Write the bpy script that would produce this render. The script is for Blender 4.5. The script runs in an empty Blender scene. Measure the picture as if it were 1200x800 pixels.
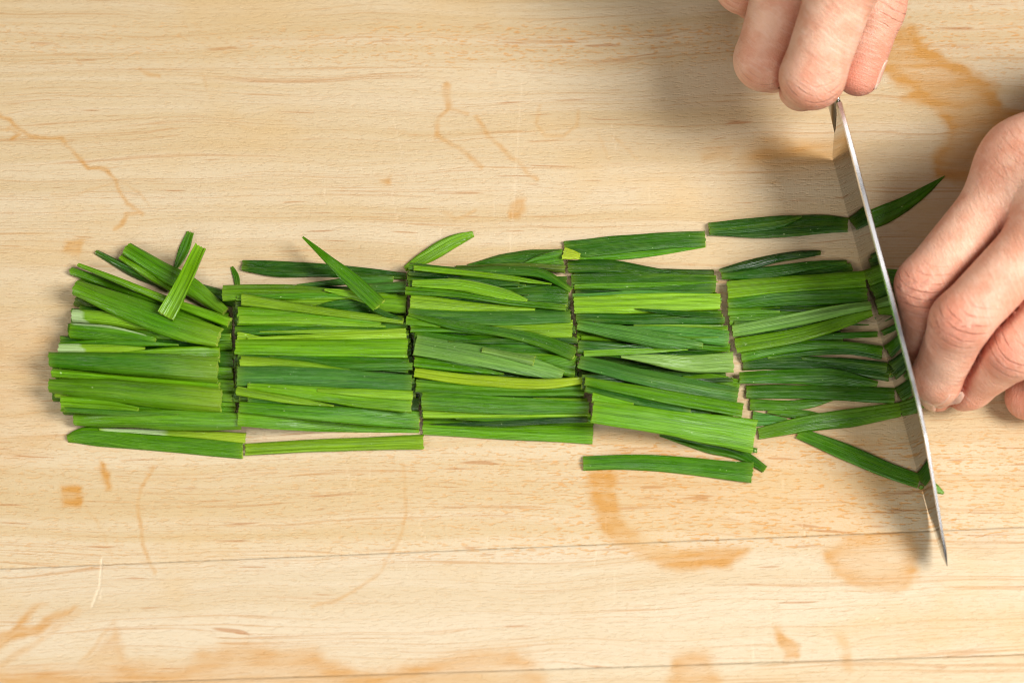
import bpy, math, random
import numpy as np

# ---------------------------------------------------------------- camera, light, exposure
S = 0.001                                   # everything below is in millimetres
TH = math.radians(21); DIST = 583.0; FOC = 70/36
CT, ST = math.cos(TH), math.sin(TH)
sc = bpy.context.scene
col = sc.collection
cam_d = bpy.data.cameras.new('camera'); cam = bpy.data.objects.new('camera', cam_d); col.objects.link(cam)
cam.location = (0, -DIST*ST*S, DIST*CT*S); cam.rotation_euler = (TH, 0, 0)
cam_d.lens = 70; cam_d.sensor_width = 36; cam_d.clip_start = 0.01; cam_d.clip_end = 20
cam_d.dof.use_dof = True; cam_d.dof.focus_distance = 0.586; cam_d.dof.aperture_fstop = 8.5
sc.camera = cam
w = bpy.data.worlds.new('World'); sc.world = w; w.use_nodes = True
bg = w.node_tree.nodes['Background']; bg.inputs[0].default_value = (1.0, 0.90, 0.78, 1); bg.inputs[1].default_value = 0.06

def area(name, loc, target, size, power, colr, sy=None):
    ld = bpy.data.lights.new(name, 'AREA'); ld.energy = power; ld.color = colr; ld.size = size
    if sy: ld.shape = 'RECTANGLE'; ld.size_y = sy
    o = bpy.data.objects.new(name, ld); col.objects.link(o); o.location = loc
    from mathutils import Vector
    o.rotation_euler = (Vector(target)-Vector(loc)).to_track_quat('-Z', 'Y').to_euler()
    return o
area('window_light', (0.82, -0.20, 1.06), (0.0, -0.03, 0), 0.44, 25.0, (1.0, 0.98, 0.95), 0.62)
area('bounce_light', (-0.75, -0.25, 0.50), (0, 0, 0), 0.16, 2.6, (1.0, 0.95, 0.86), 0.3)
area('ceiling_light', (-0.10, 0.55, 1.25), (0, 0, 0), 0.55, 1.6, (1.0, 0.98, 0.96), 0.35)
area('front_light', (0.0, -0.62, 0.58), (0.0, -0.12, 0), 0.55, 2.9, (0.97, 0.99, 1.0), 0.4)
vs = sc.view_settings; vs.view_transform = 'Standard'; vs.look = 'None'; vs.exposure = 0.0; vs.gamma = 1.0
try: vs.use_curve_mapping = False
except Exception: pass
sc.render.engine = 'CYCLES'
sc.cycles.use_denoising = True
sc.cycles.max_bounces = 8; sc.cycles.glossy_bounces = 4; sc.cycles.transmission_bounces = 4
sc.cycles.blur_glossy = 0.6; sc.cycles.pixel_filter_type = 'BLACKMAN_HARRIS'; sc.cycles.filter_width = 1.05
rnd = random.Random(7); rng = np.random.default_rng(11)

# ---------------------------------------------------------------- helpers
def at(px, py, z=0.0):
    """where the line of sight of a measured image point meets height z (mm)"""
    dx = (px-600)/1200/FOC; dy = -(py-400)/1200/FOC
    y = dy*CT+ST; zc = dy*ST-CT
    t = (z-DIST*CT)/zc
    return np.array([dx*t, -DIST*ST+y*t, z], float)
def project(X, Y, Z=0.0):
    y = Y+DIST*ST; z = Z-DIST*CT
    yc = y*CT+z*ST; zc = -y*ST+z*CT
    return 600+X/(-zc)*FOC*1200, 400-yc/(-zc)*FOC*1200

def mesh(name, V, Fc, mat=None, parent=None, smooth=True, uv=None, attrs=None):
    me = bpy.data.meshes.new(name)
    V = np.asarray(V, float)*S
    me.from_pydata(V.tolist(), [], [tuple(int(i) for i in f) for f in Fc])
    if smooth: me.polygons.foreach_set('use_smooth', [True]*len(me.polygons))
    if uv is not None:
        l = me.uv_layers.new(name='UVMap')
        idx = np.zeros(len(me.loops), int); me.loops.foreach_get('vertex_index', idx)
        l.data.foreach_set('uv', np.asarray(uv, float)[idx].ravel())
    for k, a in (attrs or {}).items():
        a = np.asarray(a, float)
        if a.ndim == 1:
            me.attributes.new(k, 'FLOAT', 'POINT').data.foreach_set('value', a)
        else:
            me.attributes.new(k, 'FLOAT_VECTOR', 'POINT').data.foreach_set('vector', a.ravel())
    me.update()
    o = bpy.data.objects.new(name, me); col.objects.link(o)
    if mat: me.materials.append(mat)
    if parent: o.parent = parent
    return o
def tag(o, label=None, cat=None, group=None, kind=None):
    if label: o['label'] = label
    if cat: o['category'] = cat
    if group: o['group'] = group
    if kind: o['kind'] = kind
    return o

class NT:
    def __init__(s, name):
        s.m = bpy.data.materials.new(name); s.m.use_nodes = True
        s.t = s.m.node_tree; s.b = s.t.nodes['Principled BSDF']
    def n(s, typ, **kw):
        nd = s.t.nodes.new(typ)
        for k, v in kw.items():
            if k.startswith('i_'):
                key = k[2:]; key = int(key) if key.isdigit() else key
                s.set(nd.inputs[key], v)
            else: setattr(nd, k, v)
        return nd
    def set(s, inp, v):
        if isinstance(v, bpy.types.NodeSocket): s.t.links.new(v, inp)
        else: inp.default_value = v
    def math(s, op, a, b=0.0, c=0.0, clamp=False):
        nd = s.n('ShaderNodeMath', operation=op, use_clamp=clamp)
        s.set(nd.inputs[0], a); s.set(nd.inputs[1], b); s.set(nd.inputs[2], c); return nd.outputs[0]
    def mix(s, f, a, b, mode='MIX'):
        nd = s.n('ShaderNodeMix', data_type='RGBA', blend_type=mode, clamp_factor=True)
        s.set(nd.inputs[0], f); s.set(nd.inputs[6], a); s.set(nd.inputs[7], b); return nd.outputs[2]
    def noise(s, vec, scale=1.0, detail=2.0, rough=0.5, dist=0.0):
        nd = s.n('ShaderNodeTexNoise'); s.set(nd.inputs['Vector'], vec); nd.inputs['Scale'].default_value = scale
        nd.inputs['Detail'].default_value = detail; nd.inputs['Roughness'].default_value = rough
        nd.inputs['Distortion'].default_value = dist; return nd.outputs[0]
    def step(s, x, a, b, lo=0.0, hi=1.0):
        nd = s.n('ShaderNodeMapRange', interpolation_type='SMOOTHSTEP')
        s.set(nd.inputs[0], x)
        for i, v in enumerate((a, b, lo, hi)): s.set(nd.inputs[i+1], v)
        return nd.outputs[0]
    def comb(s, x, y, z=0.0):
        nd = s.n('ShaderNodeCombineXYZ'); s.set(nd.inputs[0], x); s.set(nd.inputs[1], y); s.set(nd.inputs[2], z); return nd.outputs[0]
    def attr(s, name, typ='GEOMETRY'):
        return s.n('ShaderNodeAttribute', attribute_name=name, attribute_type=typ)
    def bump(s, h, strength, dist):
        nd = s.n('ShaderNodeBump'); s.set(nd.inputs['Height'], h); nd.inputs['Strength'].default_value = strength
        nd.inputs['Distance'].default_value = dist; s.t.links.new(nd.outputs[0], s.b.inputs['Normal']); return nd
def rgb(r, g, b): return (r, g, b, 1.0)

# ---------------------------------------------------------------- materials
def mat_wood():
    k = NT('maple_wood')
    tc = k.n('ShaderNodeTexCoord'); mp = k.n('ShaderNodeMapping', i_Vector=tc.outputs['Object'])
    mp.inputs['Scale'].default_value = (1000, 1000, 1000)
    sp = k.n('ShaderNodeSeparateXYZ', i_0=mp.outputs[0])
    tilt = k.attr('grain_tilt', 'OBJECT').outputs['Fac']; seed = k.attr('grain_seed', 'OBJECT').outputs['Fac']
    x = sp.outputs[0]; y0 = sp.outputs[1]
    y = k.math('SUBTRACT', y0, k.math('MULTIPLY', x, tilt))
    n1 = k.noise(k.comb(k.math('MULTIPLY', x, .0075), k.math('MULTIPLY', y, .022), seed), 1, 2, .5)
    v = k.math('ADD', y, k.math('MULTIPLY', k.math('SUBTRACT', n1, .5), 22))
    nf = k.noise(k.comb(k.math('MULTIPLY', x, .03), k.math('MULTIPLY', y, .6), seed), 1, 2, .5)
    v = k.math('ADD', v, k.math('MULTIPLY', nf, 1.2))
    # growth lines: thin brownish lines, irregular in spacing and strength
    ring = k.noise(k.comb(k.math('MULTIPLY', x, .0012), k.math('MULTIPLY', v, .20), k.math('ADD', seed, 3.3)), 1, 2.5, .62)
    fr = k.math('FRACT', k.math('MULTIPLY', ring, 11.0))
    line = k.math('MULTIPLY', k.step(fr, .0, .02), k.step(fr, .22, .02))
    lstr = k.step(k.noise(k.comb(k.math('MULTIPLY', x, .010), k.math('MULTIPLY', v, .25), 5.1), 1, 2, .6), .34, .58)
    line = k.math('MULTIPLY', line, lstr)
    soft = k.noise(k.comb(k.math('MULTIPLY', x, .003), k.math('MULTIPLY', v, .13), 9.7), 1, 3, .6)
    fib = k.noise(k.comb(k.math('MULTIPLY', x, .13), k.math('MULTIPLY', v, 3.0), seed), 1, 3, .7)
    # ray flecks and pores: short orange dashes
    fl_n = k.noise(k.comb(k.math('MULTIPLY', x, .40), k.math('MULTIPLY', y, 1.7), 1.7), 1, 1.5, .6)
    fleck = k.step(fl_n, .54, .66)
    fine = k.noise(k.comb(k.math('MULTIPLY', x, 1.2), k.math('MULTIPLY', y, 2.6), 2.2), 1, 2, .6)
    za = k.attr('board_marks'); zs = k.n('ShaderNodeSeparateXYZ', i_0=za.outputs['Vector'])
    stain_shade, zone, scratch = zs.outputs
    dash_n = k.noise(k.comb(k.math('MULTIPLY', x, .05), k.math('MULTIPLY', v, .85), 7.7), 1, 1, .5)
    dash = k.step(k.math('ADD', dash_n, k.math('MULTIPLY', zone, .07)), .71, .78)
    base = k.mix(k.step(soft, .32, .68), rgb(.625, .505, .335), rgb(.56, .418, .232))
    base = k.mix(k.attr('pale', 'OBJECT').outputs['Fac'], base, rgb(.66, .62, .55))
    base = k.mix(k.math('MULTIPLY', k.step(fib, .45, .75), .26), base, rgb(.50, .33, .15))
    base = k.mix(k.math('MULTIPLY', line, .62), base, rgb(.46, .235, .09))
    zz = k.math('ADD', .10, k.math('MULTIPLY', zone, .75))
    base = k.mix(k.math('MULTIPLY', fleck, zz), base, rgb(.60, .29, .08))
    base = k.mix(k.math('MULTIPLY', k.step(fine, .5, .72), k.math('ADD', .14, k.math('MULTIPLY', zone, .38))), base, rgb(.66, .36, .13))
    base = k.mix(k.math('MULTIPLY', dash, .62), base, rgb(.40, .165, .05))
    # water stains and the painted hand shadow follow the grain a little
    sn = k.noise(k.comb(k.math('MULTIPLY', x, .05), k.math('MULTIPLY', v, .35), 4.0), 1, 3, .6)
    sa = k.math('MULTIPLY', stain_shade, k.step(sn, .3, .66, .72, 1.3), 0, True)
    base = k.mix(sa, base, k.mix(.9, base, rgb(.52, .24, .04), 'MIX'))
    mot = k.noise(k.comb(k.math('MULTIPLY', x, .018), k.math('MULTIPLY', y, .03), 8.0), 1, 4, .6)
    base = k.mix(k.math('MULTIPLY', k.step(mot, .48, .74), .55), base, rgb(.59, .40, .185))
    base = k.mix(k.math('MULTIPLY', scratch, .5), base, rgb(.88, .74, .53))
    k.set(k.b.inputs['Base Color'], base)
    rg = k.step(fib, .3, .8, .42, .58); k.set(k.b.inputs['Roughness'], k.math('SUBTRACT', rg, k.math('MULTIPLY', stain_shade, .06)))
    k.b.inputs['Specular IOR Level'].default_value = .35
    hatch = k.noise(k.comb(k.math('MULTIPLY', x, 2.2), k.math('MULTIPLY', y0, .12), 6.0), 1, 2, .7)
    h = k.math('ADD', k.math('MULTIPLY', fib, .5), k.math('ADD', k.math('MULTIPLY', fleck, -.35), k.math('MULTIPLY', hatch, .25)))
    h = k.math('SUBTRACT', h, k.math('MULTIPLY', scratch, .8))
    k.bump(h, .5, .0005)
    return k.m

def mat_leaf():
    k = NT('garlic_chive_leaf')
    uv = k.n('ShaderNodeUVMap', uv_map='UVMap'); sp = k.n('ShaderNodeSeparateXYZ', i_0=uv.outputs[0])
    s, u = sp.outputs[0], sp.outputs[1]                      # s: mm along, u: mm across
    oi = k.n('ShaderNodeObjectInfo'); R = k.math('MULTIPLY', oi.outputs['Random'], 40)
    ta = k.attr('leaf_tint'); ts = k.n('ShaderNodeSeparateXYZ', i_0=ta.outputs['Vector'])
    white, cut, glow = ts.outputs
    vein = k.noise(k.comb(k.math('MULTIPLY', s, .022), k.math('MULTIPLY', u, 1.9), R), 1, 3, .6)
    band = k.noise(k.comb(k.math('MULTIPLY', s, .02), k.math('MULTIPLY', u, .55), k.math('ADD', R, 3)), 1, 2, .5)
    blot = k.noise(k.comb(k.math('MULTIPLY', s, .14), k.math('MULTIPLY', u, .5), k.math('ADD', R, 9)), 1, 3, .6)
    fib = k.noise(k.comb(k.math('MULTIPLY', s, .10), k.math('MULTIPLY', u, 3.2), R), 1, 2, .6)
    c = oi.outputs['Color']
    lite = k.mix(.5, c, rgb(.26, .48, .02)); dark = k.mix(.72, c, rgb(.004, .04, .001))
    x = k.mix(k.step(vein, .34, .60, .62, 0.0), c, dark)
    x = k.mix(k.math('MULTIPLY', k.step(band, .50, .76), .36), x, lite)
    x = k.mix(k.math('MULTIPLY', k.step(blot, .54, .80), .25), x, lite)
    x = k.mix(k.math('MULTIPLY', k.step(fib, .48, .62), .30), x, dark)
    ph = k.math('ADD', k.math('MULTIPLY', u, 2.6), k.math('ADD', R, k.math('MULTIPLY', band, 0.8)))
    st = k.step(k.math('ABSOLUTE', k.math('SUBTRACT', k.math('FRACT', ph), .5)), .02, .16, 1, 0)
    st = k.math('MULTIPLY', st, k.step(k.noise(k.comb(k.math('MULTIPLY', s, .06), k.math('MULTIPLY', u, 1.2), k.math('ADD', R, 5)), 1, 2, .6), .40, .62))
    x = k.mix(k.math('MULTIPLY', st, .48), x, dark)
    ph2 = k.math('ABSOLUTE', k.math('SUBTRACT', k.math('FRACT', k.math('ADD', ph, .43)), .5))
    st2 = k.math('MULTIPLY', k.step(ph2, .01, .09, 1, 0), k.step(blot, .42, .6))
    x = k.mix(k.math('MULTIPLY', st2, .6), x, lite)
    glint = k.noise(k.comb(k.math('MULTIPLY', s, .9), k.math('MULTIPLY', u, 1.3), R), 1, 1, .5)
    x = k.mix(k.math('MULTIPLY', k.step(glint, .76, .82), .7), x, rgb(.48, .62, .28))  # damp glints painted as small pale specks
    x = k.mix(glow, x, rgb(.42, .56, .03))
    x = k.mix(k.math('MULTIPLY', white, k.step(vein, .3, .6, .45, 1)), x, rgb(.38, .50, .25))
    x = k.mix(cut, x, k.mix(k.step(fib, .4, .6), rgb(.30, .48, .03), rgb(.52, .62, .10)))
    k.set(k.b.inputs['Base Color'], x)
    k.set(k.b.inputs['Roughness'], k.step(blot, .3, .7, .18, .40))
    k.b.inputs['Specular IOR Level'].default_value = .34
    k.b.inputs['Subsurface Weight'].default_value = .04; k.b.inputs['Subsurface Radius'].default_value = (.4, 1.0, .15); k.b.inputs['Subsurface Scale'].default_value = .0008
    k.bump(k.math('SUBTRACT', k.math('ADD', vein, k.math('MULTIPLY', fib, .4)), k.math('MULTIPLY', st, .5)), .6, .00045)
    return k.m

def mat_steel(name, base, rough):
    k = NT(name)
    tc = k.n('ShaderNodeTexCoord'); mp = k.n('ShaderNodeMapping', i_Vector=tc.outputs['Object']); mp.inputs['Scale'].default_value = (1000, 1000, 1000)
    sp = k.n('ShaderNodeSeparateXYZ', i_0=mp.outputs[0])
    br = k.noise(k.comb(k.math('MULTIPLY', sp.outputs[0], 1.5), k.math('MULTIPLY', sp.outputs[1], 1.5), k.math('MULTIPLY', sp.outputs[2], .06)), 1, 3, .6)
    sm = k.noise(mp.outputs[0], .08, 3, .6)
    k.set(k.b.inputs['Base Color'], k.mix(k.step(sm, .35, .7), base, tuple(c*.86 for c in base[:3])+(1,)))
    k.b.inputs['Metallic'].default_value = 1
    k.set(k.b.inputs['Roughness'], k.step(sm, .3, .7, rough, rough*1.5))
    k.bump(br, .04, .0001)
    return k.m

def mat_skin():
    k = NT('skin')
    tc = k.n('ShaderNodeTexCoord'); mp = k.n('ShaderNodeMapping', i_Vector=tc.outputs['Object']); mp.inputs['Scale'].default_value = (1000, 1000, 1000)
    P = mp.outputs[0]
    kn = k.attr('knuckle'); ks = k.n('ShaderNodeSeparateXYZ', i_0=kn.outputs['Vector'])
    t, c, wgt = ks.outputs
    ln = k.attr('along'); ls = k.n('ShaderNodeSeparateXYZ', i_0=ln.outputs['Vector'])
    fs, fc, red = ls.outputs
    mot = k.noise(P, .12, 4, .6); mot2 = k.noise(P, .45, 3, .6)
    base = k.mix(k.step(mot, .38, .62), rgb(.775, .46, .32), rgb(.69, .335, .215))
    base = k.mix(k.math('MULTIPLY', k.step(mot2, .5, .75), .25), base, rgb(.80, .52, .38))
    # knuckle creases: curved furrows across the joint
    wob = k.noise(P, .16, 3, .6)
    tt = k.math('ADD', t, k.math('MULTIPLY', k.math('SUBTRACT', wob, .5), 1.5))
    tt = k.math('ADD', tt, k.math('MULTIPLY', k.math('MULTIPLY', c, c), .035))
    cr = k.math('ABSOLUTE', k.math('SINE', k.math('MULTIPLY', tt, 1.25)))
    cr = k.step(cr, .0, .42, 1.0, 0.0)
    crn = k.step(k.noise(k.comb(k.math('MULTIPLY', t, .45), k.math('MULTIPLY', c, .10), 2.0), 1, 2, .6), .36, .62)
    crease = k.math('MULTIPLY', k.math('MULTIPLY', cr, wgt), crn)
    # long fine lines that cross the finger and skin cells
    fl = k.noise(k.comb(k.math('ADD', k.math('MULTIPLY', fs, 1.1), k.math('MULTIPLY', fc, .5)), k.math('SUBTRACT', k.math('MULTIPLY', fc, .22), k.math('MULTIPLY', fs, .12)), 0.0), 1, 3, .65)
    vor = k.n('ShaderNodeTexVoronoi', feature='DISTANCE_TO_EDGE'); k.set(vor.inputs['Vector'], P); vor.inputs['Scale'].default_value = 1.15
    vo = k.step(vor.outputs[0], 0, .22)
    base = k.mix(k.math('MULTIPLY', red, .95), base, rgb(.70, .235, .15))
    base = k.mix(k.attr('seam').outputs['Fac'], base, rgb(.36, .045, .015))  # shade between neighbouring fingers painted dark red
    base = k.mix(k.math('MULTIPLY', k.step(fl, .50, .66), .20), base, rgb(.86, .62, .50))
    base = k.mix(k.math('MULTIPLY', crease, .62, 0, True), base, rgb(.46, .13, .07))
    k.set(k.b.inputs['Base Color'], base)
    k.b.inputs['Subsurface Weight'].default_value = .15
    k.b.inputs['Subsurface Radius'].default_value = (1.0, .30, .12); k.b.inputs['Subsurface Scale'].default_value = .0016
    k.set(k.b.inputs['Roughness'], k.step(mot2, .3, .7, .42, .55)); k.b.inputs['Specular IOR Level'].default_value = .38
    h = k.math('ADD', k.math('MULTIPLY', fl, .65), k.math('MULTIPLY', vo, .10))
    h = k.math('SUBTRACT', h, k.math('MULTIPLY', crease, 1.1))
    k.bump(h, .8, .0006)
    return k.m

def mat_plain(name, colr, rough, spec=.5, sss=0, metal=0):
    k = NT(name)
    tc = k.n('ShaderNodeTexCoord'); n = k.noise(tc.outputs['Object'], 180, 3, .6)
    k.set(k.b.inputs['Base Color'], k.mix(k.step(n, .3, .7), rgb(*colr), rgb(*[c*.88 for c in colr])))
    k.b.inputs['Roughness'].default_value = rough; k.b.inputs['Specular IOR Level'].default_value = spec; k.b.inputs['Metallic'].default_value = metal
    if sss:
        k.b.inputs['Subsurface Weight'].default_value = sss; k.b.inputs['Subsurface Radius'].default_value = (1, .5, .35); k.b.inputs['Subsurface Scale'].default_value = .001
    return k.m

WOOD, LEAF, SKIN = mat_wood(), mat_leaf(), mat_skin()
STEEL = mat_steel('polished_blade_steel', rgb(.31, .295, .265), .04)  # face steel darkened: the shaded board it mirrors is put into its colour
SPINE = mat_steel('spine_steel', rgb(.92, .91, .92), .20)  # same steel lightened: bright highlight along the spine put into its colour
HANDLE = mat_plain('dark_handle_wood', (.045, .025, .018), .4)
NAIL = mat_plain('fingernail', (.74, .44, .33), .28, .5, .2)
NAILTIP = mat_plain('fingernail_tip', (.80, .60, .45), .3, .5, .2)

# ---------------------------------------------------------------- the cutting board
def vnoise(X, Y, f, seed):
    """value noise in [0,1] on arrays"""
    g = np.random.default_rng(seed).random((64, 64)); x = X*f; y = Y*f
    xi = np.floor(x).astype(int); yi = np.floor(y).astype(int); fx = x-xi; fy = y-yi
    fx = fx*fx*(3-2*fx); fy = fy*fy*(3-2*fy)
    a = g[yi % 64, xi % 64]; b = g[yi % 64, (xi+1) % 64]; c = g[(yi+1) % 64, xi % 64]; d = g[(yi+1) % 64, (xi+1) % 64]
    return (a*(1-fx)+b*fx)*(1-fy)+(c*(1-fx)+d*fx)*fy
def sstep(x, a, b):
    t = np.clip((x-a)/(b-a), 0, 1); return t*t*(3-2*t)
def poly_sd(X, Y, pts):
    """signed distance to a polygon, negative inside"""
    p = np.array(pts, float); d = np.full(X.shape, 1e9); ins = np.zeros(X.shape, bool)
    for i in range(len(p)):
        a, b = p[i], p[(i+1) % len(p)]; e = b-a
        t = np.clip(((X-a[0])*e[0]+(Y-a[1])*e[1])/(e@e+1e-9), 0, 1)
        d = np.minimum(d, np.hypot(X-a[0]-e[0]*t, Y-a[1]-e[1]*t))
        cnd = (a[1] > Y) != (b[1] > Y)
        with np.errstate(divide='ignore', invalid='ignore'):
            ins ^= cnd & (X < (b[0]-a[0])*(Y-a[1])/(b[1]-a[1]+1e-12)+a[0])
    return np.where(ins, -d, d)
def line_d(X, Y, pts):
    d = np.full(X.shape, 1e9)
    for a, b in zip(pts[:-1], pts[1:]):
        a = np.array(a, float); e = np.array(b, float)-a
        t = np.clip(((X-a[0])*e[0]+(Y-a[1])*e[1])/(e@e+1e-9), 0, 1)
        d = np.minimum(d, np.hypot(X-a[0]-e[0]*t, Y-a[1]-e[1]*t))
    return d
STAIN_SHADE_POLY = [  # outline, strength, edge softness
 ([(1030,33),(1073,30),(1090,60),(1120,73),(1150,93),(1170,103),(1172,127),(1200,133),(1260,140),(1260,230),(1200,222),(1092,208),(1091,182),(1110,152),(1100,133),(1057,117),(1068,107),(1050,96),(1030,77)], .85, 6),
 ([(690,545),(692,590),(711,630),(747,652),(777,664),(800,668),(860,664),(880,640),(800,643),(762,636),(747,626),(727,596),(722,545)], .80, 7),
 ([(960,646),(985,632),(1030,622),(1072,620),(1076,640),(1072,680),(1050,696),(1010,690),(975,675)], .50, 6),
 ([(906,730),(916,735),(932,755),(934,770),(920,771),(911,758)], .5, 3), ([(979,742),(992,743),(997,765),(999,785),(988,785)], .33, 4),
 ([(790,765),(830,762),(842,780),(846,805),(785,805)], .40, 8),
 ([(-20,784),(75,783),(140,775),(210,775),(232,765),(265,755),(310,752),(330,760),(368,760),(380,770),(420,785),(450,785),(500,774),(540,765),(600,762),(622,770),(640,792),(645,840),(-20,840)], .50, 9),
 ([(-10,741),(12,737),(46,708),(54,708),(28,734),(42,732),(85,708),(92,709),(66,732),(36,746),(12,753),(-10,765)], .5, 3),
 ([(70,571),(99,571),(98,585),(90,596),(71,594)], .62, 3), ([(116,537),(124,543),(132,572),(126,573),(118,558)], .58, 3),
 ([(72,280),(96,281),(93,300),(80,302),(73,297)], .55, 3), ([(600,240),(608,232),(620,234),(618,246),(606,258),(597,256)], .5, 3),
 ([(446,210),(459,206),(460,216),(448,215)], .5, 3),
 ([(868,176),(900,158),(985,160),(1000,196),(930,200),(872,196)], .40, 14), ([(822,178),(858,172),(860,188),(826,190)], .3, 6),  # soft brown patch below the right hand: its shadow painted as stain
 ([(700,500),(1040,505),(1060,560),(1035,640),(900,630),(760,600),(700,560)], .22, 26),
 ([(80,520),(-20,560),(-20,360),(60,380),(70,400),(40,440)], .22, 14),  # broad brown tint beside the leftmost bundle
 ([(130,745),(138,730),(148,770),(230,772),(140,790),(60,790),(90,778)], .3, 5),
]
STAIN_LINE = [  # path, width, strength
 ([(-5,133),(14,140),(20,150),(35,160),(55,162),(72,162),(85,175),(97,187),(105,198),(122,197),(135,210),(140,225),(150,238),(162,245),(167,250)], 3.4, .62),
 ([(165,248),(150,250),(145,262),(136,268)], 4, .55), ([(0,152),(12,150),(24,158),(14,162)], 3, .5),
 ([(60,228),(90,228),(118,218),(140,212),(160,222),(176,238)], 2.2, .25),
 ([(523,100),(523,115),(526,126)], 6.5, .5), ([(526,126),(513,140),(513,160),(530,170),(545,178),(565,196)], 4, .45), ([(528,128),(550,133)], 3.5, .4),
 ([(558,138),(570,160),(585,172),(600,185),(615,195),(628,210)], 4, .45), ([(632,125),(628,145),(640,160),(660,160),(676,148),(677,130)], 3, .3),
 ([(700,155),(712,185)], 2.5, .25), ([(720,160),(732,172),(745,185)], 2.5, .25),
 ([(180,548),(165,575),(162,608),(168,640),(180,670)], 3.2, .42), ([(472,545),(475,600),(470,622),(460,645),(440,675),(400,700),(366,712)], 3, .34),
 ([(95,775),(118,748),(135,728)], 4, .35), ([(0,778),(40,755),(92,715)], 6, .32), ([(95,590),(120,620),(130,650)], 2.5, .22),
 ([(520,248),(535,256),(555,247)], 3, .35), ([(164,80),(176,88),(186,91)], 3, .45), ([(236,84),(240,105)], 2.5, .2),
 ([(900,212),(915,214)], 3, .3), ([(455,150),(475,153)], 2, .2),
]
SCRATCH = [([(120,655),(116,690),(108,710)], 1.2, .9), ([(700,645),(697,662)], 1, .4), ([(120,690),(118,702)], 1, .5), ([(1024,722),(1035,728)], 1.2, .5), ([(612,95),(598,300)], 1, .25)]
for i in range(46):
    cx, cy = rnd.uniform(380, 1000), rnd.uniform(130, 740); L = rnd.uniform(12, 45); a = rnd.gauss(1.45, .16)
    SCRATCH.append(([(cx, cy), (cx+L*math.cos(a), cy+L*math.sin(a))], .8, rnd.uniform(.1, .35)))

def board_marks(X, Y):
    """stain, fleck zone, knife scratches of points of the board's top"""
    PX, PY = project(X, Y, 0.0)
    wx = (vnoise(X, Y, .22, 1)-.5)*9+(vnoise(X, Y, .7, 2)-.5)*4; wy = (vnoise(X, Y, .22, 3)-.5)*6+(vnoise(X, Y, .8, 4)-.5)*3
    QX, QY = PX+wx, PY+wy
    st = np.zeros(X.shape)
    def box(pts, m): 
        p = np.array(pts, float); return (QX > p[:, 0].min()-m) & (QX < p[:, 0].max()+m) & (QY > p[:, 1].min()-m) & (QY < p[:, 1].max()+m)
    for pts, s, so in STAIN_SHADE_POLY:
        b = box(pts, 40); d = poly_sd(QX[b], QY[b], pts)
        m = sstep(-d, -so*1.3, so*1.3)*s*(.85+.45*np.exp(-((d+so)/ (so+3))**2))*(.62+.6*vnoise(X[b], Y[b], .06, 21))*(.75+.5*vnoise(X[b], Y[b]*4, .16, 22))
        st[b] = np.maximum(st[b], m)
    for pts, wd, s in STAIN_LINE:
        b = box(pts, 25); d = line_d(PX[b]+wx[b]*.5, PY[b]+wy[b]*.5, pts)
        m = sstep(-d, -wd*1.1, -wd*.15)*s*(.55+.75*vnoise(X[b], Y[b], .35, 9))
        st[b] = np.maximum(st[b], m)
    scr = np.zeros(X.shape)
    for pts, wd, s in SCRATCH:
        b = (PX > min(p[0] for p in pts)-5) & (PX < max(p[0] for p in pts)+5) & (PY > min(p[1] for p in pts)-5) & (PY < max(p[1] for p in pts)+5)
        d = line_d(PX[b], PY[b], pts); scr[b] = np.maximum(scr[b], sstep(-d, -wd*1.6, -wd*.2)*s)
    # ray fleck zones
    tb = sstep(PY+wy*2, 24, 34)*(1-sstep(PY+wy*2, 58, 92)); tb *= .35+.65*sstep(PX, 250, 620)
    low = sstep(PY+wy*2, 500, 525)*(1-sstep(PY+PX*.04-wy, 672, 684)); low *= .22+.78*sstep(PX+wx*6, 330, 820)
    rt = sstep(PX, 1020, 1070)*(1-sstep(PY+wy*2, 60, 150))*.6
    zone = np.clip(np.maximum(np.maximum(tb*.9, low), rt), 0, 1)*(.7+.5*vnoise(X, Y, .12, 5))
    return np.stack([np.clip(st, 0, 1), np.clip(zone, 0, 1), scr], -1)

board = bpy.data.objects.new('cutting_board', None); col.objects.link(board)
tag(board, 'pale maple cutting board with brown water stains under the chives and knife', 'cutting board')
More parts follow.
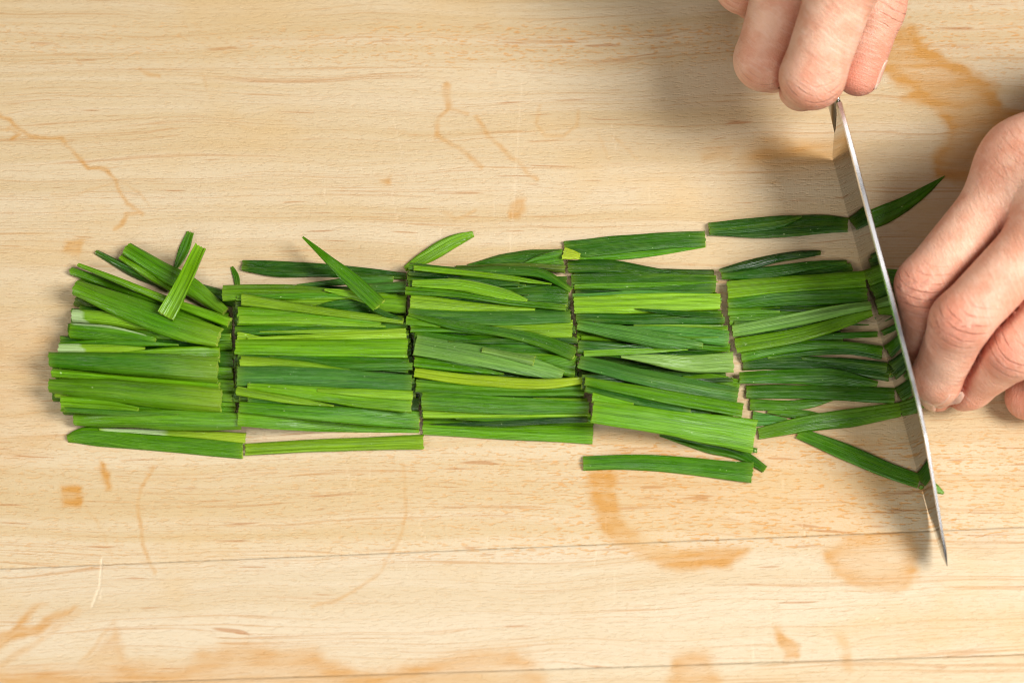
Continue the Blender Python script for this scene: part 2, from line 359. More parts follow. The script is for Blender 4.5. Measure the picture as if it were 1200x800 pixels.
# seams between the glued planks, given by two points each (from the dark joint lines)
def seam(p, q):
    a, b = at(*p), at(*q); m = (b[1]-a[1])/(b[0]-a[0]); return lambda x: a[1]+m*(x-a[0])
seams = [lambda x: 118+0*x, seam((0, 666), (1200, 617)), seam((0, 803), (1200, 766)), lambda x: -140+.03*x]
BX0, BX1, BT = -215.0, 225.0, 26.0
xs = np.concatenate([np.linspace(BX0, -162, 14)[:-1], np.arange(-162, 172, .55), np.linspace(172, BX1, 14)])
for pi in range(3):
    top, bot = seams[pi], seams[pi+1]
    ny = max(4, int((top(0.)-bot(0.))/.55)) if pi in (0, 1) else max(4, int((top(0.)-bot(0.))/.7))
    g = .022                                                        # hairline joint
    tt = np.linspace(0, 1, ny); nx = len(xs)
    yb, yt = bot(xs)+g, top(xs)-g
    Yg = yb[None, :]*(1-tt[:, None])+yt[None, :]*tt[:, None]; Xg = np.repeat(xs[None, :], ny, 0)
    Zg = np.zeros_like(Xg); Zg[0, :] -= .06; Zg[-1, :] -= .06        # eased edges
    V = np.stack([Xg, Yg, Zg], -1).reshape(-1, 3); N = len(V)
    ii = np.arange(ny-1)[:, None]*nx+np.arange(nx-1)[None, :]
    F = np.stack([ii, ii+1, ii+nx+1, ii+nx], -1).reshape(-1, 4)
    # skirt and underside
    ring = np.concatenate([np.arange(nx), np.arange(1, ny)*nx+nx-1, (ny-1)*nx+np.arange(nx-2, -1, -1), np.arange(ny-2, 0, -1)*nx])
    Vb = V[ring].copy(); Vb[:, 2] = -BT; m = len(ring)
    side = [(ring[(k+1) % m], ring[k], N+k, N+(k+1) % m) for k in range(m)]
    me = bpy.data.meshes.new('plank'); VV = np.concatenate([V, Vb])*S
    nf = len(F); tot = nf*4+m*4+m
    me.vertices.add(len(VV)); me.vertices.foreach_set('co', VV.ravel())
    loops = np.concatenate([F.ravel(), np.array(side).ravel(), np.arange(N+m-1, N-1, -1)])
    me.loops.add(len(loops)); me.loops.foreach_set('vertex_index', loops.astype(np.int32))
    starts = np.concatenate([np.arange(nf+m)*4, [(nf+m)*4]]); me.polygons.add(nf+m+1)
    me.polygons.foreach_set('loop_start', starts.astype(np.int32))
    me.update(calc_edges=True); me.validate()
    mk = np.concatenate([board_marks(V[:, 0], V[:, 1]), np.zeros((m, 3))])
    me.attributes.new('board_marks', 'FLOAT_VECTOR', 'POINT').data.foreach_set('vector', mk.ravel())
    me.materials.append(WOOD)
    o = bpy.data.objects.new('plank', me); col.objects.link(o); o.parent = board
    o['pale'] = (0.0, .17, .12)[pi]; o['grain_tilt'] = (.004, .035, .03)[pi]; o['grain_seed'] = (5.5, 11.2, 17.0)[pi]  # nearer planks paler: wood tone, with brighter light there put into the colour

# ---------------------------------------------------------------- the chives
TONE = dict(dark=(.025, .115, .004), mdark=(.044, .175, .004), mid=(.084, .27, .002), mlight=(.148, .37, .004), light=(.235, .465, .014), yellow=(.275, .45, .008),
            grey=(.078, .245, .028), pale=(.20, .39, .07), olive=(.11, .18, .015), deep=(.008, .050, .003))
WORD = dict(dark='dark green', mdark='deep green', mid='mid green', mlight='fresh green', light='light green', yellow='yellow green', grey='grey green', pale='pale green', olive='olive green', deep='very dark green')
HR = .4; HX0, HY0 = -170.0, -80.0; HW, HH = 900, 420
H = np.zeros((HH, HW))
def hidx(x, y): return np.clip(((y-HY0)/HR).astype(int), 0, HH-1), np.clip(((x-HX0)/HR).astype(int), 0, HW-1)
def spline(P, n):
    P = np.asarray(P, float)
    if len(P) == 2: P = np.array([P[0], (P[0]+P[1])/2, P[1]])
    d = np.r_[0, np.cumsum(np.maximum(np.hypot(*np.diff(P[:, :2], axis=0).T), 1e-6))]
    t = np.linspace(0, d[-1], n); out = np.zeros((n, P.shape[1]))
    # monotone-ish cubic hermite with finite-difference tangents
    m = np.gradient(P, d, axis=0)
    k = np.clip(np.searchsorted(d, t, 'right')-1, 0, len(P)-2); h = d[k+1]-d[k]; u = ((t-d[k])/h)[:, None]; h = h[:, None]
    return (2*u**3-3*u**2+1)*P[k]+(u**3-2*u**2+u)*h*m[k]+(-2*u**3+3*u**2)*P[k+1]+(u**3-u**2)*h*m[k+1]
UU = np.array([-1, -.93, -.76, -.55, -.34, -.12, .1, .32, .54, .76, .93, 1.0])
def profile(kind, u, k):
    a = np.abs(u); base = .58+.42*(1-a**6)
    if kind == 'tube': base = .22+.98*np.sqrt(np.clip(1-a**2, 0, 1))
    elif kind == 'fold': base = .58+.42*(1-a**4)-.55*np.exp(-((u-k)/.16)**2)
    elif kind == 'ridge': base = .58+.72*np.clip(1-np.abs(u-k)/np.where(u < k, 1+k, 1-k), 0, 1)
    elif kind == 'trough': base = .45+.55*a**2
    return np.where(a >= .999, base*.55, base)
pieces = []
def place(pts, t=.9, tone='mid', kind=None, k=None, lift=None, white=None, glow=None, curv=.012, cut0=True, cut1=True, bare=False, name='chive_piece', skew=(0, 0)):
    """pts: (px, py, width in px) in the photograph; rests on whatever lies below"""
    n = 22; C = spline(pts, n); C[:, 2] = np.maximum(C[:, 2]*1.05, .8)
    T = np.gradient(C[:, :2], axis=0); T /= np.linalg.norm(T, axis=1)[:, None]; Nn = np.stack([-T[:, 1], T[:, 0]], -1)
    kind = kind or rnd.choice(['tube', 'tube', 'ridge', 'flat'] if t > 1.3 else ['flat', 'tube', 'ridge', 'fold', 'ridge']); k = rnd.uniform(-.4, .4) if k is None else k
    # organic irregularity in outline
    roll = rnd.gauss(.03, .12) if t > .75 else rnd.gauss(0, .05)
    t = t*rnd.uniform(.92, 1.22)
    wob = np.interp(np.linspace(0, 1, n), np.linspace(0, 1, 7), [rnd.uniform(-1, 1) for _ in range(7)])
    Lp = C[:, :2]-Nn*C[:, 2:3]*.5*(1+.05*wob[:, None]); Rp = C[:, :2]+Nn*C[:, 2:3]*.5*(1+.05*wob[::-1][:, None])
    sk = np.linspace(0, 1, n); sk = np.where(sk < .5, (1-2*sk)**6*skew[0], (2*sk-1)**6*skew[1])[:, None]*C[:, 2:3]
    Lp = Lp-T*sk; Rp = Rp+T*sk
    zg = np.full(n, 1.5)
    for it in range(5):
        L = np.array([at(a[0], a[1], z) for a, z in zip(Lp, zg)]); R = np.array([at(a[0], a[1], z) for a, z in zip(Rp, zg)])
        s = np.r_[0, np.cumsum(np.linalg.norm(np.diff((L+R)/2, axis=0), axis=1))]
        us = np.linspace(-.82, .82, 9); h = np.zeros((n, 9))
        for j, u in enumerate(us):
            p = L*(1-u)/2+R*(1+u)/2; iy, ix = hidx(p[:, 0], p[:, 1]); h[:, j] = H[iy, ix]
        if bare: h[:] = 0
        hm = h.copy(); hm[1:] = np.maximum(hm[1:], h[:-1]); hm[:-1] = np.maximum(hm[:-1], h[1:]); h = hm
        ds = curv*(s[:, None]-s[None, :])**2
        D9 = np.stack([(h[None, :, j]-ds).max(1) for j in range(9)], 1)
        zl, zr = D9[:, :3].max(1), D9[:, 6:].max(1); hwid = np.linalg.norm(R-L, axis=1)/2
        sl = np.clip((zr-zl)/1.5+roll*hwid, -.34*hwid, .34*hwid)
        sl = np.convolve(np.pad(sl, 3, mode='edge'), np.ones(7)/7, 'valid')
        zm = (h-sl[:, None]*us[None, :]).max(1); zm = (zm[None, :]-ds).max(1)
        zm = np.maximum(zm, np.convolve(np.pad(zm, 2, mode='edge'), np.ones(5)/5, 'valid'))
        if lift is not None: zm = zm+np.interp(np.linspace(0, 1, n), np.linspace(0, 1, len(lift)), lift)
        zg = zm+t*.6
    zm = zm+.06
    prof = profile(kind, UU, k); fa = np.array([rnd.uniform(-.17, .17) for _ in UU]); fa[[0, -1]] = 0; prof = np.maximum(prof+fa, .12); mfac = np.clip(hwid/1.4, .35, 1)      # thinner where it narrows
    M = len(UU); nv = 2*M
    V = np.zeros((n, nv, 3))
    for j, u in enumerate(UU):
        p = L*(1-u)/2+R*(1+u)/2
        V[:, j] = p; V[:, j, 2] = zm+sl*u+t*prof[j]*mfac
        jb = nv-1-j; V[:, jb] = p; V[:, jb, 2] = zm+sl*u+(.10*t*(abs(u) > .99))
    V[:, nv//2:, 2] = np.maximum(V[:, nv//2:, 2], .03)
    Hs = np.linspace(0, n-1, max(n, int(s[-1]/HR*1.6)))
    i0 = np.clip(Hs.astype(int), 0, n-2); f = (Hs-i0)[:, None]
    for u in np.linspace(-1, 1, 15):
        p = L*(1-u)/2+R*(1+u)/2; q = p[i0]*(1-f)+p[i0+1]*f
        zt = (zm-.06+sl*u+t*float(np.interp(u, UU, prof))*mfac); z = zt[i0]*(1-f[:, 0])+zt[i0+1]*f[:, 0]-.03*t       # soft leaves press into one another
        iy, ix = hidx(q[:, 0], q[:, 1]); np.maximum.at(H, (iy, ix), z)
    # ragged cut: jitter the two end rings a little along the leaf
    for e, sg in ((0, -1), (n-1, 1)):
        tg = (L+R)[e]-(L+R)[e-sg]; tg /= np.linalg.norm(tg)+1e-9
        V[e] += tg*np.array([rnd.uniform(-.22, .22) for _ in range(nv)])[:, None]
    Vf = V.reshape(-1, 3)
    F = []
    for i in range(n-1):
        for j in range(nv):
            a, b = i*nv+j, i*nv+(j+1) % nv; F.append((a, a+nv, b+nv, b))
    caps = []
    for e in (0, n-1):
        b0 = len(Vf)+len(caps)*nv; caps.append(V[e])
        ids = [b0+j for j in range(nv)]
        for j in range(M-1):
            q = (ids[j], ids[j+1], ids[nv-2-j], ids[nv-1-j]); F.append(q if e == 0 else q[::-1])
    Vall = np.concatenate([Vf]+caps)
    across = np.r_[UU, UU[::-1]]
    uv = np.zeros((n, nv, 2)); uv[..., 0] = s[:, None]; uv[..., 1] = across[None, :]*hwid[:, None]
    tint = np.zeros((n, nv, 3)); fr = s/s[-1]
    if white:   # (from, to, u from, u to) bleached membrane; on one leaf, a painted shine
        a0, a1, u0, u1 = white; tint[..., 0] = ((fr[:, None]-.035*across[None, :]*(a1 < .45) >= a0-.04*(a0 < .01)) & (fr[:, None]-.035*across[None, :]*(a1 < .45) <= a1))*((across >= u0) & (across <= u1))[None, :]*.85
    endg = np.exp(-s/1.1)+np.exp(-(s[-1]-s)/1.1); tint[..., 2] = np.clip(endg, 0, 1)[:, None]*.12
    if glow: tint[..., 2] = np.maximum(tint[..., 2], np.interp(fr, np.linspace(0, 1, len(glow)), glow)[:, None])
    tc = np.zeros((2*nv, 3)); tc[:nv, 1] = .85*cut0; tc[nv:, 1] = .85*cut1
    uvc = np.zeros((2*nv, 2)); uvc[:, 0] = np.r_[Vf[:nv, 2], Vf[-nv:, 2]]*3; uvc[:, 1] = np.tile(across*3, 2)
    o = mesh(name, Vall-np.array([0, 0, 0]), F, LEAF, None, True, np.concatenate([uv.reshape(-1, 2), uvc]), {'leaf_tint': np.concatenate([tint.reshape(-1, 3), tc])})
    # origin at the piece's own middle
    c = Vall.mean(0)*S; c[2] = 0; o.data.transform(__import__('mathutils').Matrix.Translation([-x for x in c])); o.location = c
    b = TONE[tone]; j = rnd.uniform(.66, .98); o.color = (b[0]*j*rnd.uniform(.9, 1.1), b[1]*j, b[2]*j, 1)
    if kind in ('flat', 'ridge', 'fold', 'trough', 'tube'):
        pass
    wmean = float(np.mean(C[:, 2])); o['_w'] = wmean; o['_y'] = float(np.mean(C[:, 1])); o['_x'] = float(np.mean(C[:, 0])); o['_tone'] = tone
    return o

ORD = ['topmost', 'second', 'third', 'fourth', 'fifth', 'sixth', 'seventh', 'eighth', 'ninth', 'tenth', 'eleventh', 'twelfth', 'thirteenth', 'fourteenth', 'fifteenth',
       'sixteenth', 'seventeenth', 'eighteenth', 'nineteenth', 'twentieth', 'twenty-first', 'twenty-second', 'twenty-third', 'twenty-fourth', 'twenty-fifth', 'twenty-sixth',
       'twenty-seventh', 'twenty-eighth', 'twenty-ninth', 'thirtieth'] + ['thirty-'+q for q in ('first', 'second', 'third', 'fourth', 'fifth', 'sixth', 'seventh', 'eighth', 'ninth')] + ['fortieth']
def bundle(idx, where, specs, fillers, t, ftone):
    """one cut bundle: the buried layers first, then the pieces in view from the bottom up"""
    ob = []
    grp = 'chive pieces buried inside the %s bundle' % where
    fl = []
    def put(tile, pts, order, tone, kw):
        P = [(tile[0]+a/5, tile[1]+b/5, c/5) for a, b, c in pts]
        kw = dict(kw); lab = kw.pop('label', None); tt = kw.pop('t', t)
        o = place(P, t=tt, tone=tone, **kw); o['_lab'] = lab or ''; ob.append(o)
    specs = sorted(specs, key=lambda q: q[2])
    for q in specs:
        if q[2] < 1.05: put(*q)                                       # lies on the bare board
    for pts, tn in fillers:  # most fillers toned dark: the shade in the gaps put into their colour
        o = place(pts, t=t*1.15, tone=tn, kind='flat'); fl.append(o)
    for i, o in enumerate(sorted(fl, key=lambda o: o['_y'])):
        tag(o, 'buried chive piece under the %s bundle, %s from its far edge' % (where, ORD[i] if i else 'first'), 'chive', grp)
    for q in specs:
        if q[2] >= 1.05: put(*q)
    ob.sort(key=lambda o: o['_y'])
    for i, o in enumerate(ob):
        wd = 'narrow' if o['_w'] < 9 else ('broad' if o['_w'] > 18 else 'flat')
        lab = o['_lab'] or '%s %s chive piece, %s from the far edge of the %s bundle' % (wd, WORD[o['_tone']], 'first' if i == 0 else ORD[i], where)
        tag(o, lab, 'chive', 'cut chive pieces of the %s bundle' % where)
    return ob

A_, B_ = (50, 265), (50, 385)
b1 = [
 (A_, [(865,35,42),(822,150,58),(765,272,10)], 0.1, 'mid', dict(t=.7, kind='trough', label='short pointed chive tip lying apart above the first bundle')),
 (A_, [(925,118,62),(835,310,80),(722,525,98)], 9, 'mlight', dict(kind='trough', t=1.3, lift=(2.5, 1, .4), label='fresh green chive piece lying crosswise on top of the first bundle')),
 (A_, [(312,147,28),(560,275,58),(800,345,80),(1130,430,84)], .5, 'mdark', {}),
 (A_, [(455,175,34),(620,280,52),(760,370,30)], 1.5, 'mlight', {}),
 (A_, [(490,128,86),(700,255,105),(830,330,112),(1070,500,62)], 3, 'mid', dict(kind='ridge', k=.15, glow=(0,0,.05,.15))),
 (A_, [(205,220,22),(420,305,36),(700,420,48),(1095,562,60)], 4, 'mlight', dict(label='long thin stalk-like chive piece along the upper side of the first bundle')),
 (A_, [(165,258,45),(420,345,58),(700,450,42),(1050,565,30)], 3.3, 'mid', {}),
 (A_, [(210,330,60),(500,450,70),(1000,590,60)], 2, 'deep', {}),
 (A_, [(192,352,95),(500,470,150),(800,580,168),(1035,645,118)], 4.6, 'mid', dict(kind='tube', t=2.6, glow=(.12,.05,0,.25), label='thickest rounded chive piece, slanting across the upper half of the first bundle')),
 (A_, [(195,432,64),(400,520,44)], 1, 'olive', {}),
 (A_, [(220,482,50),(600,570,80)], 1.2, 'dark', {}),
 (A_, [(175,520,66),(450,550,80),(720,610,50)], 3, 'light', dict(white=(0,.12,-1,1), label='light green chive piece with a white papery left end in the first bundle')),
 (A_, [(185,550,30),(420,590,42),(760,655,42)], 2.5, 'mdark', {}),
 (A_, [(160,608,78),(400,635,84),(660,672,34)], 3.5, 'mid', dict(white=(.04,.9,-1,-.7), label='mid green chive piece with a white papery upper edge in the first bundle')),
 (A_, [(105,668,50),(500,692,64),(950,694,20)], 2.8, 'dark', {}),
 (A_, [(93,722,54),(270,725,58),(600,738,46)], 3.6, 'light', dict(white=(0,.30,-1,1), label='chive piece with a pale silvery left tip in the middle of the first bundle')),
 (A_, [(480,756,40),(760,747,72),(1035,747,84)], 4.2, 'mlight', {}),
 (B_, [(42,183,68),(500,205,100),(1025,238,128)], 5.5, 'mdark', dict(kind='tube', t=2.0, glow=(0,0,.05,.25))),
 (B_, [(55,256,52),(300,275,50),(700,307,45),(1035,337,52)], 4.5, 'mlight', {}),
 (B_, [(40,328,78),(500,366,130),(1045,416,126)], 5.6, 'mid', dict(kind='tube', t=2.2, glow=(.05,.05,.05,.3))),
 (B_, [(72,386,24),(300,402,30)], 2, 'light', {}),
 (B_, [(107,440,76),(350,455,90),(560,477,40)], 3, 'mlight', {}),
 (B_, [(380,455,20),(700,475,50),(1130,500,48)], 2, 'mid', {}),
 (B_, [(188,530,66),(450,545,78),(700,540,100),(1165,552,84)], 2.5, 'mlight', dict(kind='tube', t=1.8, label='round chive stem with a stepped sheath near the lower side of the first bundle')),
 (B_, [(330,584,15),(740,604,40),(1190,636,66)], 2.0, 'light', dict(white=(.02,.47,-1,1), glow=(0,0,.3,.6), label='pale chive stem with a white papery sheath near the lower side of the first bundle')),
 (B_, [(143,642,34),(200,630,72),(600,662,86),(1173,707,92)], 1.0, 'mid', dict(kind='ridge', k=-.1, label='lowermost chive piece of the first bundle, blunt point at its left end')),
]
f1 = []
for y, x0, x1 in ((375,84,268),(392,80,270),(412,74,271),(430,62,272),(447,66,273),(464,62,275),(480,74,274)):
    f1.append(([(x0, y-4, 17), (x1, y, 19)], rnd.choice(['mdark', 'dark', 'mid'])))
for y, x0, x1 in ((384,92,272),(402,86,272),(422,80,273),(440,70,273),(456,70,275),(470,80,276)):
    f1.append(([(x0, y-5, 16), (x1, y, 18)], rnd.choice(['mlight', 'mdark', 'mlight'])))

C_, D_ = (260, 265), (260, 375)
b2 = [
 (C_, [(120,228,60),(300,247,92),(600,257,82),(1080,292,36)], .8, 'dark', dict(kind='fold', k=-.25, label='dark folded chive piece along the far side of the second bundle')),
 (C_, [(474,62,14),(620,190,52),(800,350,98),(925,462,98)], 9, 'mid', dict(kind='flat', lift=(5, 3.5, 1.5, .5), t=.8, label='pointed chive leaf lying slantwise on top of the second bundle')),
 (C_, [(840,440,18),(930,500,34),(1062,542,14)], 7, 'dark', {}),
 (C_, [(58,238,18),(80,285,34),(92,345,30)], .2, 'mdark', dict(t=.7, label='tiny chive scrap between the first and second bundles')),
 (C_, [(4,388,96),(400,385,98),(760,402,56)], 4, 'mlight', dict(kind='ridge', k=.2)),
 (C_, [(440,345,18),(700,325,36),(1005,315,30)], 2, 'grey', {}),
 (C_, [(860,365,62),(1082,350,72)], 3, 'grey', {}),
 (C_, [(600,368,14),(740,392,50),(870,425,58)], 4.5, 'light', {}),
 (C_, [(320,440,20),(560,440,60),(740,432,40)], 3, 'light', {}),
 (C_, [(555,470,14),(700,472,80),(920,495,60)], 3.5, 'dark', dict(kind='tube', t=.8)),
 (C_, [(880,440,108),(1080,455,112)], 3.3, 'mlight', {}),
 (C_, [(115,430,58),(400,470,55),(800,522,42),(1062,552,36)], 5, 'light', {}),
 (C_, [(93,522,106),(500,537,96),(930,560,40)], 4.6, 'mlight', {}),
 (C_, [(700,540,50),(1066,546,52)], 3.8, 'light', {}),
 (C_, [(78,612,52),(500,600,62),(1085,586,32)], 4.2, 'mdark', {}),
 (C_, [(92,642,50),(235,650,10)], 4.4, 'light', {}),
 (C_, [(150,656,18),(500,650,32),(1080,632,66)], 5, 'light', dict(glow=(.1,.1,.25))),
 (C_, [(80,705,92),(600,711,106),(1088,713,112)], 5.4, 'mlight', dict(kind='ridge', k=-.15)),
 (D_, [(108,236,70),(400,256,60),(745,291,14)], 5.2, 'light', dict(glow=(.3,.1,0))),
 (D_, [(280,212,10),(600,236,60),(1095,266,96)], 4.8, 'mdark', {}),
 (D_, [(90,326,106),(600,341,110),(1112,366,96)], 5.8, 'grey', dict(kind='ridge', k=.1)),
 (D_, [(150,382,28),(500,422,70),(1115,490,110)], 6, 'mlight', {}),
 (D_, [(560,406,18),(800,421,40),(1118,441,50)], 6.2, 'light', {}),
 (D_, [(87,411,50),(350,456,45),(655,499,10)], 5.6, 'light', {}),
 (D_, [(103,506,66),(600,546,80),(1158,585,90)], 5, 'mid', dict(kind='flat')),
 (D_, [(94,571,80),(500,600,86),(850,625,56),(1155,641,34)], .9, 'mlight', {}),
 (D_, [(105,448,60),(500,482,50)], 3, 'deep', {}),
 (D_, [(137,755,70),(600,731,74),(1000,715,80),(1181,711,88)], .6, 'light', dict(kind='fold', k=.35, bare=True, label='light green chive piece lying alone below the second bundle')),
]
f2 = []
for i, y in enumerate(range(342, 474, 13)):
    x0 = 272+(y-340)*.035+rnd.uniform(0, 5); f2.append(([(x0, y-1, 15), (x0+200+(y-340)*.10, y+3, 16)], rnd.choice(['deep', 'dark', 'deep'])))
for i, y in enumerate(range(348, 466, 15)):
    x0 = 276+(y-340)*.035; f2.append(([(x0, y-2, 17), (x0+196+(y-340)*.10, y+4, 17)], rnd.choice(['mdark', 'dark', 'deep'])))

E_, F_ = (465, 265), (465, 375)
b3 = [
 (E_, [(447,44,30),(340,85,66),(180,172,70),(48,246,28)], .5, 'mlight', dict(kind='flat', label='round-tipped chive leaf sticking out above the third bundle')),
 (E_, [(420,222,10),(700,190,90),(970,186,116)], 1, 'mdark', {}),
 (E_, [(710,232,10),(850,202,62),(972,182,92)], 1.8, 'mid', {}),
 (E_, [(72,231,45),(400,262,50),(620,262,60),(860,278,58),(1022,372,36)], 6, 'mdark', dict(kind='ridge', label='dark arching chive leaf that bends down at the right end of the third bundle')),
 (E_, [(350,236,12),(700,246,26),(985,262,40)], 5, 'olive', {}),
 (E_, [(100,242,30),(500,282,36),(760,316,30),(905,336,10)], 6.5, 'mlight', {}),
 (E_, [(70,270,40),(300,287,50),(500,302,20)], 3, 'deep', {}),
 (E_, [(300,312,30),(500,317,50),(716,336,36)], 4, 'dark', {}),
 (E_, [(90,332,42),(400,347,70),(650,402,60),(765,432,18)], 7, 'light', dict(white=(.1,.8,-1,-.8), label='light green chive leaf with white shine painted on its edge in the third bundle')),  # white along the upper edge is shine put into the colour
 (E_, [(52,376,52),(300,392,40),(700,446,36),(990,476,36)], 6.6, 'mid', {}),
 (E_, [(650,402,60),(800,406,112),(1002,411,130)], 4.5, 'mdark', {}),
 (E_, [(80,436,86),(350,462,60),(810,484,18)], 6, 'light', {}),
 (E_, [(68,512,72),(500,536,94),(1016,526,80)], 5.5, 'grey', dict(kind='ridge', k=-.2)),
 (E_, [(56,548,60),(255,577,28)], 5.8, 'mlight', {}),
 (E_, [(70,512,18),(300,572,50),(600,617,46),(800,657,70),(1046,746,92)], 6.7, 'mdark', dict(kind='flat', label='long dark chive leaf curving across the third bundle to its right end')),
 (E_, [(500,592,10),(750,607,70),(1028,613,126)], 5.2, 'light', {}),
 (E_, [(83,597,46),(350,602,40),(660,642,28)], 5, 'mid', {}),
 (E_, [(108,627,50),(500,692,90),(850,732,90),(1042,766,60)], 4.6, 'mdark', {}),
 (F_, [(108,142,128),(500,212,130),(800,276,100),(975,320,46)], 6.2, 'pale', dict(kind='ridge', label='broad pale striped chive leaf slanting across the middle of the third bundle')),
 (F_, [(500,172,36),(805,237,58)], 6.5, 'pale', {}),
 (F_, [(800,242,60),(1046,272,110)], 5, 'mid', {}),
 (F_, [(103,242,62),(350,266,60),(625,313,10)], 5.6, 'mid', dict(kind='fold', k=0)),
 (F_, [(106,306,56),(500,350,70),(900,370,60),(1112,346,38)], 7.5, 'yellow', dict(kind='flat', glow=(.2,.2,.3,.5), label='yellow green chive leaf with an upturned tip at the right of the third bundle')),
 (F_, [(113,382,74),(600,411,66),(1096,406,76)], 6, 'mid', {}),
 (F_, [(148,472,90),(600,497,90),(1126,511,60)], 5.4, 'mid', dict(kind='ridge')),
 (F_, [(800,456,10),(1116,476,50)], 5, 'light', {}),
 (F_, [(153,549,40),(600,552,38),(1136,549,32)], 5.1, 'light', {}),
 (F_, [(350,571,14),(700,576,40),(1140,579,50)], 4.6, 'mid', {}),
 (F_, [(155,608,112),(600,630,122),(1148,657,132)], .9, 'mlight', dict(kind='ridge', k=.15, t=1.3)),
]
f3 = []
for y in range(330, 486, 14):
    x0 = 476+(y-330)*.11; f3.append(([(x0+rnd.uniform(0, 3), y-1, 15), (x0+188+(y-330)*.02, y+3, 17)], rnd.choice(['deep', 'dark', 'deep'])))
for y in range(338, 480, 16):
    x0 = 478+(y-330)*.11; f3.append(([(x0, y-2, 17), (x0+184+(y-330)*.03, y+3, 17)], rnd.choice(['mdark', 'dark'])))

G_, H_ = (655, 260), (665, 405)
b4 = [
 (G_, [(33,162,94),(300,136,106),(600,111,96),(856,96,86)], 1.6, 'mdark', dict(kind='flat', label='broad deep green chive piece along the far side of the fourth bundle')),
 (G_, [(120,213,14),(400,196,36),(860,139,14)], .8, 'mid', {}),
 (G_, [(26,180,82),(124,202,38)], 6, 'yellow', dict(t=.7, glow=(.6,.7), label='short yellow chive end on the far left corner of the fourth bundle')),
 (G_, [(53,259,86),(300,256,86),(550,286,46),(765,306,12)], 2.2, 'dark', dict(kind='tube', t=.8, label='dark tapering chive piece beside the far piece of the fourth bundle')),
 (G_, [(73,346,86),(500,351,106),(920,361,106)], 4, 'mdark', dict(kind='ridge', k=.2)),
 (G_, [(83,416,40),(300,413,36),(900,421,14)], 4.4, 'grey', {}),
 (G_, [(88,486,100),(500,476,106),(946,466,80)], 5, 'light', dict(kind='flat', label='broad light green chive piece in the upper half of the fourth bundle')),
 (G_, [(98,561,60),(400,566,60),(800,541,24)], 4, 'dark', {}),
 (G_, [(650,531,10),(950,541,50)], 4.4, 'mid', {}),
 (G_, [(400,591,20),(700,581,60),(962,586,56)], 3.8, 'dark', {}),
 (G_, [(440,607,10),(750,606,16),(987,613,15)], 4.6, 'light', {}),
 (G_, [(108,602,64),(400,656,80),(650,701,80),(842,719,24)], 5.6, 'grey', dict(kind='ridge')),
 (G_, [(400,622,28),(700,651,70),(996,681,80)], 5, 'grey', {}),
 (G_, [(107,662,60),(405,692,18)], 5.1, 'mlight', {}),
 (G_, [(750,632,14),(986,641,56)], 4.9, 'mlight', {}),
 (G_, [(750,727,28),(1002,737,44)], 4.6, 'mid', {}),
 (G_, [(113,731,60),(500,766,70),(900,781,28)], 4.2, 'dark', {}),
 (H_, [(310,97,10),(600,112,70),(972,92,110)], 4.4, 'pale', dict(kind='flat')),
 (H_, [(70,92,88),(400,171,100),(700,236,100),(998,286,96)], 6, 'grey', dict(kind='ridge', k=-.05, label='long two-faced chive piece slanting across the middle of the fourth bundle')),
 (H_, [(680,181,14),(850,191,50),(1011,226,50)], 3.4, 'mlight', {}),
 (H_, [(68,167,40),(305,192,10)], 5, 'pale', {}),
 (H_, [(103,206,54),(500,281,80),(1026,376,90)], 5.4, 'mid', dict(kind='flat')),
 (H_, [(108,247,40),(400,322,60),(720,376,38)], 3.6, 'dark', {}),
 (H_, [(146,302,50),(385,342,18)], 3.8, 'mlight', {}),
 (H_, [(146,386,114),(500,436,124),(1098,528,168)], 5, 'mlight', dict(kind='ridge', k=-.35, t=1.2, label='broadest fresh green chive piece along the near side of the fourth bundle')),
 (H_, [(148,472,52),(485,497,22)], 2, 'mdark', {}),
 (H_, [(540,522,12),(800,582,70),(1050,652,60),(1158,722,44)], .3, 'mdark', dict(bare=True, t=.8, label='dark chive leaf with a round tip poking out below the fourth bundle')),
 (H_, [(1000,592,38),(1112,612,30)], 2.6, 'mdark', {}),
 (H_, [(93,686,76),(450,681,86),(800,711,96),(1084,741,108)], .4, 'mid', dict(kind='ridge', k=.2, t=1.2, bare=True, lift=(0,0,.2,.9), label='mid green chive piece lying alone on the board below the fourth bundle')),
]
f4 = []
for y in range(322, 452, 14):
    x0 = 672+(y-322)*.07; f4.append(([(x0+rnd.uniform(0, 3), y-1, 15), (x0+164+(y-322)*.06, y+2, 16)], rnd.choice(['dark', 'deep', 'deep'])))
for y, x0, x1 in ((420, 690, 838), (462, 695, 850), (478, 700, 858), (492, 700, 830)):
    f4.append(([(x0, y, 16), (x1, y+6, 16)], 'dark'))

